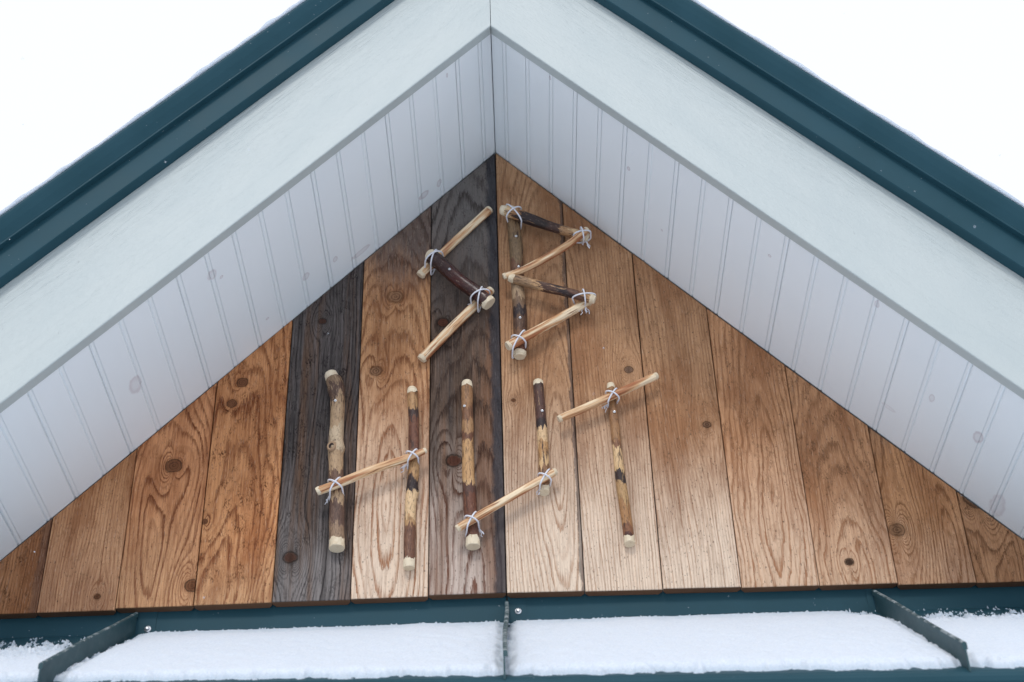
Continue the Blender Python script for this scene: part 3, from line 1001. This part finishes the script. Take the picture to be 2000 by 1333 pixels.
B4 = [(0.1813, -0.019, 3.5922, 0.0093), (0.096, -0.027, 3.5304, 0.0097), (0.0151, -0.036, 3.4726, 0.0101)]
o_ = (.04, 0, 3.46)
L_ = letter(o_, 'letter B of a barked upright stick with four zigzag arms tied on')
s_ = stick(L_, o_, BV, mat_bark(11.0, [(0, (.22, .15, .085)), (.2, OLV), (.38, (.15, .075, .045)), (.50, (.17, .085, .05)), (.52, (.36, .27, .18)), (.62, (.17, .11, .07)), (.68, DRK), (.76, (.10, .055, .035)), (.86, BRN), (.94, RBR), (1, (.25, .12, .06))], .12, jag=.10, dark=.5), 5, 16)
screw((.0388 - o_[0], -.0262, 3.7662 - o_[2]), (0, -1, .1), .0028, s_)
screw((.0413 - o_[0], -.0262, 3.5509 - o_[2]), (0, -1, .1), .0028, s_)
stick(L_, o_, B1, mat_bark(14.0, [(0, PAL), (.12, (.35, .19, .09)), (.18, DRK), (.40, (.022, .016, .017)), (.55, (.06, .032, .028)), (.72, (.42, .26, .14)), (.85, PAL), (1, (.2, .09, .05))], .30, tan=(.46, .28, .15), jag=.22, dark=.6), 6, 14, rough=.07)
s_ = stick(L_, o_, B2, mat_peeled(17.0, .4), 7, 9, True, cut=(.004, .005))
screw((.0418 - o_[0], -.0418, 3.671 - o_[2]), (0, -1, .1), .0026, s_)
stick(L_, o_, B3, mat_bark(21.0, [(0, (.30, .20, .12)), (.28, (.50, .33, .18)), (.36, (.08, .04, .03)), (.6, DRK), (.75, (.13, .065, .045)), (.85, TAN), (1, PAL)], .32, tan=(.52, .34, .19), jag=.28, dark=.5), 8, 14, rough=.07)
stick(L_, o_, B4, mat_peeled(23.0, .25), 9, 10, True)
lashing(L_, o_, B1, BV, (.036, 3.822), tails=())
lashing(L_, o_, B2, B1, (.172, 3.757), tails=((.9, -1.5),))
lashing(L_, o_, B3, B4, (.170, 3.587), tails=((-.4, -1.6), (.3, -1.7)))
lashing(L_, o_, B4, BV, (.036, 3.489), tails=())

# H
HL = [(-0.3345, -0.0145, 3.4318, 0.0138), (-0.3266, -0.0145, 3.413, 0.0162), (-0.3197, -0.0145, 3.3907, 0.0142), (-0.3174, -0.0145, 3.3112, 0.0135), (-0.3180, -0.0145, 3.2551, 0.0142), (-0.3158, -0.0145, 3.2262, 0.0138), (-0.3111, -0.0145, 3.1595, 0.0138), (-0.308, -0.0145, 3.087, 0.0141), (-0.3062, -0.0145, 3.043, 0.0140)]
HR = [(-0.1742, -0.011, 3.3934, 0.0100), (-0.1701, -0.011, 3.3078, 0.0103), (-0.169, -0.011, 3.216, 0.0106), (-0.1729, -0.011, 3.1497, 0.0109), (-0.1742, -0.011, 3.1057, 0.0104), (-0.1746, -0.011, 3.0001, 0.0106)]
HB = [(-0.3443, -0.0375, 3.1505, 0.0084), (-0.3071, -0.037, 3.1658, 0.0083), (-0.2427, -0.034, 3.1967, 0.0081), (-0.185, -0.0305, 3.2204, 0.0074), (-0.1458, -0.029, 3.239, 0.0058)]
o_ = (-.24, 0, 3.0)
L_ = letter(o_, 'letter H with a thick knotty grey-tan left stick and slanting peeled crossbar')
s_ = stick(L_, o_, HL, mat_bark(31.0, [(0, (.24, .17, .11)), (.10, (.10, .06, .045)), (.16, (.38, .28, .18)), (.32, (.50, .42, .31)), (.48, (.42, .31, .20)), (.57, (.15, .09, .065)), (.68, (.44, .33, .22)), (.76, (.12, .075, .06)), (.88, (.28, .20, .14)), (1, (.42, .33, .22))], .22, tan=(.47, .37, .26), jag=.14, dark=.45), 10, 18, False,
           bumps=((.455, -.75, .0085, .013), (.10, 1.2, .0055, .011), (.62, 2.4, .003, .02)), cut=(.016, .016), taper=(.88, .95))
screw((-.3209 - o_[0], -.0284, 3.3603 - o_[2]), (0, -1, .1), .0029, s_)
# branch stub knot on the left stick
def knot_stub(parent, org, p, n, r):
    n = Vector(n).normalized(); a = Vector((0, 0, 1)); b = n.cross(a).normalized()
    vs, fs, sc = [], [], []
    for k, (rr, h) in enumerate([(1.25, -.003), (1.12, .0012), (.92, .0024), (.66, .0012), (.45, -.0030), (.15, -.0040)]):
        for j in range(12):
            an = 2 * math.pi * j / 12
            v = Vector(p) - Vector(org) + (a * math.cos(an) * 1.15 + b * math.sin(an)) * r * rr + n * h
            vs.append(v); sc.append((r * rr * math.cos(an), r * rr * math.sin(an), h))
    for k in range(5):
        for j in range(12):
            fs.append((k * 12 + j, k * 12 + (j + 1) % 12, (k + 1) * 12 + (j + 1) % 12, (k + 1) * 12 + j))
    slots = [0] * 36 + [1] * 24
    fs.append(tuple(60 + j for j in range(12))); slots.append(1)
    return fix_normals(mesh_obj('branch_scar', vs, fs, [M_SCAR, M_SCAR_DARK], parent, smooth=True, attrs={'sc': ('FLOAT_VECTOR', sc)}, slots=slots))
M_SCAR = mat_plain('branch_scar_rim', (0.34, 0.22, 0.13), 0.7)
M_SCAR_DARK = mat_plain('branch_scar_hollow', (0.035, 0.022, 0.018), 0.8)
knot_stub(s_, o_, (-.3235, -.0318, 3.2535), (-.30, -1, .0), .0080)
stick(L_, o_, HR, mat_bark(35.0, [(0, (.33, .19, .09)), (.05, (.42, .26, .13)), (.13, (.05, .03, .03)), (.18, RBR), (.34, (.15, .068, .045)), (.38, (.44, .28, .14)), (.50, (.40, .245, .12)), (.52, DRK), (.575, DRK), (.60, PAL), (.74, (.45, .29, .15)), (.78, (.17, .085, .055)), (.97, (.16, .08, .055)), (1, (.3, .2, .1))], .20, jag=.09, dark=.5), 11, 14, bumps=((.60, -1.4, .004, .010),), cut=(.009, .017), taper=(.85, .95))
stick(L_, o_, HB, mat_peeled(37.0, 1.0), 12, 9, True, cut=(.006, .008))
lashing(L_, o_, HB, HL, (-.312, 3.1638), tails=((-1.2, -3.0),))
lashing(L_, o_, HB, HR, (-.170, 3.2265), tails=((-1.6, .8), (-1.3, -1.2)))

# U
UL = [(-0.0671, -0.0125, 3.4034, 0.0110), (-0.0664, -0.0125, 3.3033, 0.0113), (-0.0665, -0.0125, 3.2265, 0.0116), (-0.0643, -0.0125, 3.1519, 0.0124), (-0.0588, -0.0125, 3.0387, 0.0130)]
UR = [(0.0721, -0.0105, 3.4033, 0.0100), (0.0746, -0.0105, 3.3066, 0.0103), (0.0768, -0.0105, 3.2329, 0.0102), (0.0747, -0.0105, 3.1504, 0.0100)]
UB = [(-0.0865, -0.0335, 3.0648, 0.0070), (-0.0518, -0.033, 3.0873, 0.0076), (0.0014, -0.031, 3.1225, 0.0075), (0.0533, -0.0295, 3.1558, 0.0076), (0.097, -0.0285, 3.1836, 0.0074)]
o_ = (0, 0, 3.03)
L_ = letter(o_, 'letter U of two mottled upright sticks with a peeled stick tied across low')
s_ = stick(L_, o_, UL, mat_bark(41.0, [(0, (.30, .17, .085)), (.15, (.20, .10, .055)), (.24, (.36, .22, .115)), (.33, (.16, .075, .045)), (.38, (.52, .33, .165)), (.60, (.60, .41, .22)), (.63, (.10, .05, .04)), (.68, RBR), (.90, (.15, .065, .045)), (1, (.14, .06, .042))], .16, jag=.11, dark=.4), 13, 14, cut=(.011, .017), taper=(.85, .96))
screw((-.0721 - o_[0], -.0242, 3.3413 - o_[2]), (-.2, -1, .1), .0029, s_)
s_ = stick(L_, o_, UR, mat_bark(43.0, [(0, (.07, .04, .035)), (.12, (.09, .045, .038)), (.28, (.085, .04, .034)), (.38, DRK), (.44, (.66, .49, .30)), (.58, (.46, .28, .13)), (.72, (.64, .46, .26)), (.80, (.25, .14, .075)), (1, (.48, .33, .18))], .22, tan=(.52, .36, .2), jag=.16, dark=.6), 14, 14, cut=(.010, .012), taper=(.86, .95))
screw((.0774 - o_[0], -.0208, 3.327 - o_[2]), (0, -1, .1), .0028, s_)
stick(L_, o_, UB, mat_peeled(47.0, .25), 15, 10, True)
lashing(L_, o_, UB, UL, (-.0618, 3.0845), tails=((1.2, -1.8),))
lashing(L_, o_, UB, UR, (.0755, 3.172), tails=((-1.2, -1.8),))

# T
TV = [(0.2132, -0.0095, 3.3914, 0.0080), (0.2149, -0.010, 3.3014, 0.0088), (0.2175, -0.010, 3.1913, 0.0096), (0.2214, -0.010, 3.1208, 0.0099), (0.2259, -0.010, 3.0362, 0.0098)]
TB = [(0.1087, -0.0275, 3.3021, 0.0074), (0.2055, -0.0275, 3.3486, 0.0079), (0.302, -0.0275, 3.396, 0.0076)]
o_ = (.215, 0, 3.03)
L_ = letter(o_, 'letter T with a tilted peeled crossbar tied on top of a slim mottled stick')
s_ = stick(L_, o_, TV, mat_bark(51.0, [(0, (.30, .17, .08)), (.14, (.27, .15, .075)), (.24, (.33, .19, .095)), (.36, (.22, .11, .06)), (.40, (.66, .49, .29)), (.54, (.62, .45, .25)), (.58, DRK), (.635, DRK), (.66, (.45, .30, .15)), (.76, (.36, .20, .09)), (.88, (.22, .10, .05)), (.96, (.09, .035, .03)), (1, (.3, .2, .1))], .20, tan=(.52, .36, .19), jag=.10, dark=.4), 16, 14, cut=(.010, .013), taper=(.82, .95))
screw((.2158 - o_[0], -.0196, 3.3202 - o_[2]), (0, -1, .1), .0028, s_)
stick(L_, o_, TB, mat_peeled(53.0, .5), 17, 9, True, cut=(.007, .007))
lashing(L_, o_, TB, TV, (.2137, 3.3527), tails=((-1.8, -1.8),))

# ------------------------------------------------------------------ a few flakes of falling snow
vs, fs = [], []
for q in range(32):
    d_ = random.uniform(.55, .93)
    px_, py_ = random.uniform(-.36, .36), random.uniform(-.24, .24)
    P_ = Vector((0.02, -2.53, 1.6)) + (F_ + R_ * px_ * .95 + U_ * py_ * .95) * (2.75 * d_)
    r_ = random.uniform(.0006, .0013)
    b0 = len(vs)
    for j in range(6):
        v = Vector(((1, 0, 0), (-1, 0, 0), (0, 1, 0), (0, -1, 0), (0, 0, 1), (0, 0, -1))[j]) * r_ * random.uniform(.6, 1.3)
        vs.append(P_ + v)
    for tri in ((0, 2, 4), (2, 1, 4), (1, 3, 4), (3, 0, 4), (2, 0, 5), (1, 2, 5), (3, 1, 5), (0, 3, 5)):
        fs.append(tuple(b0 + t_ for t_ in tri))
fl = mesh_obj('snowflakes', vs, fs, M_SNOW, attrs={'depth': ('FLOAT', [.03] * len(vs))})
fl['kind'] = 'stuff'
fl['label'] = 'sparse fine snowflakes falling in front of the gable'
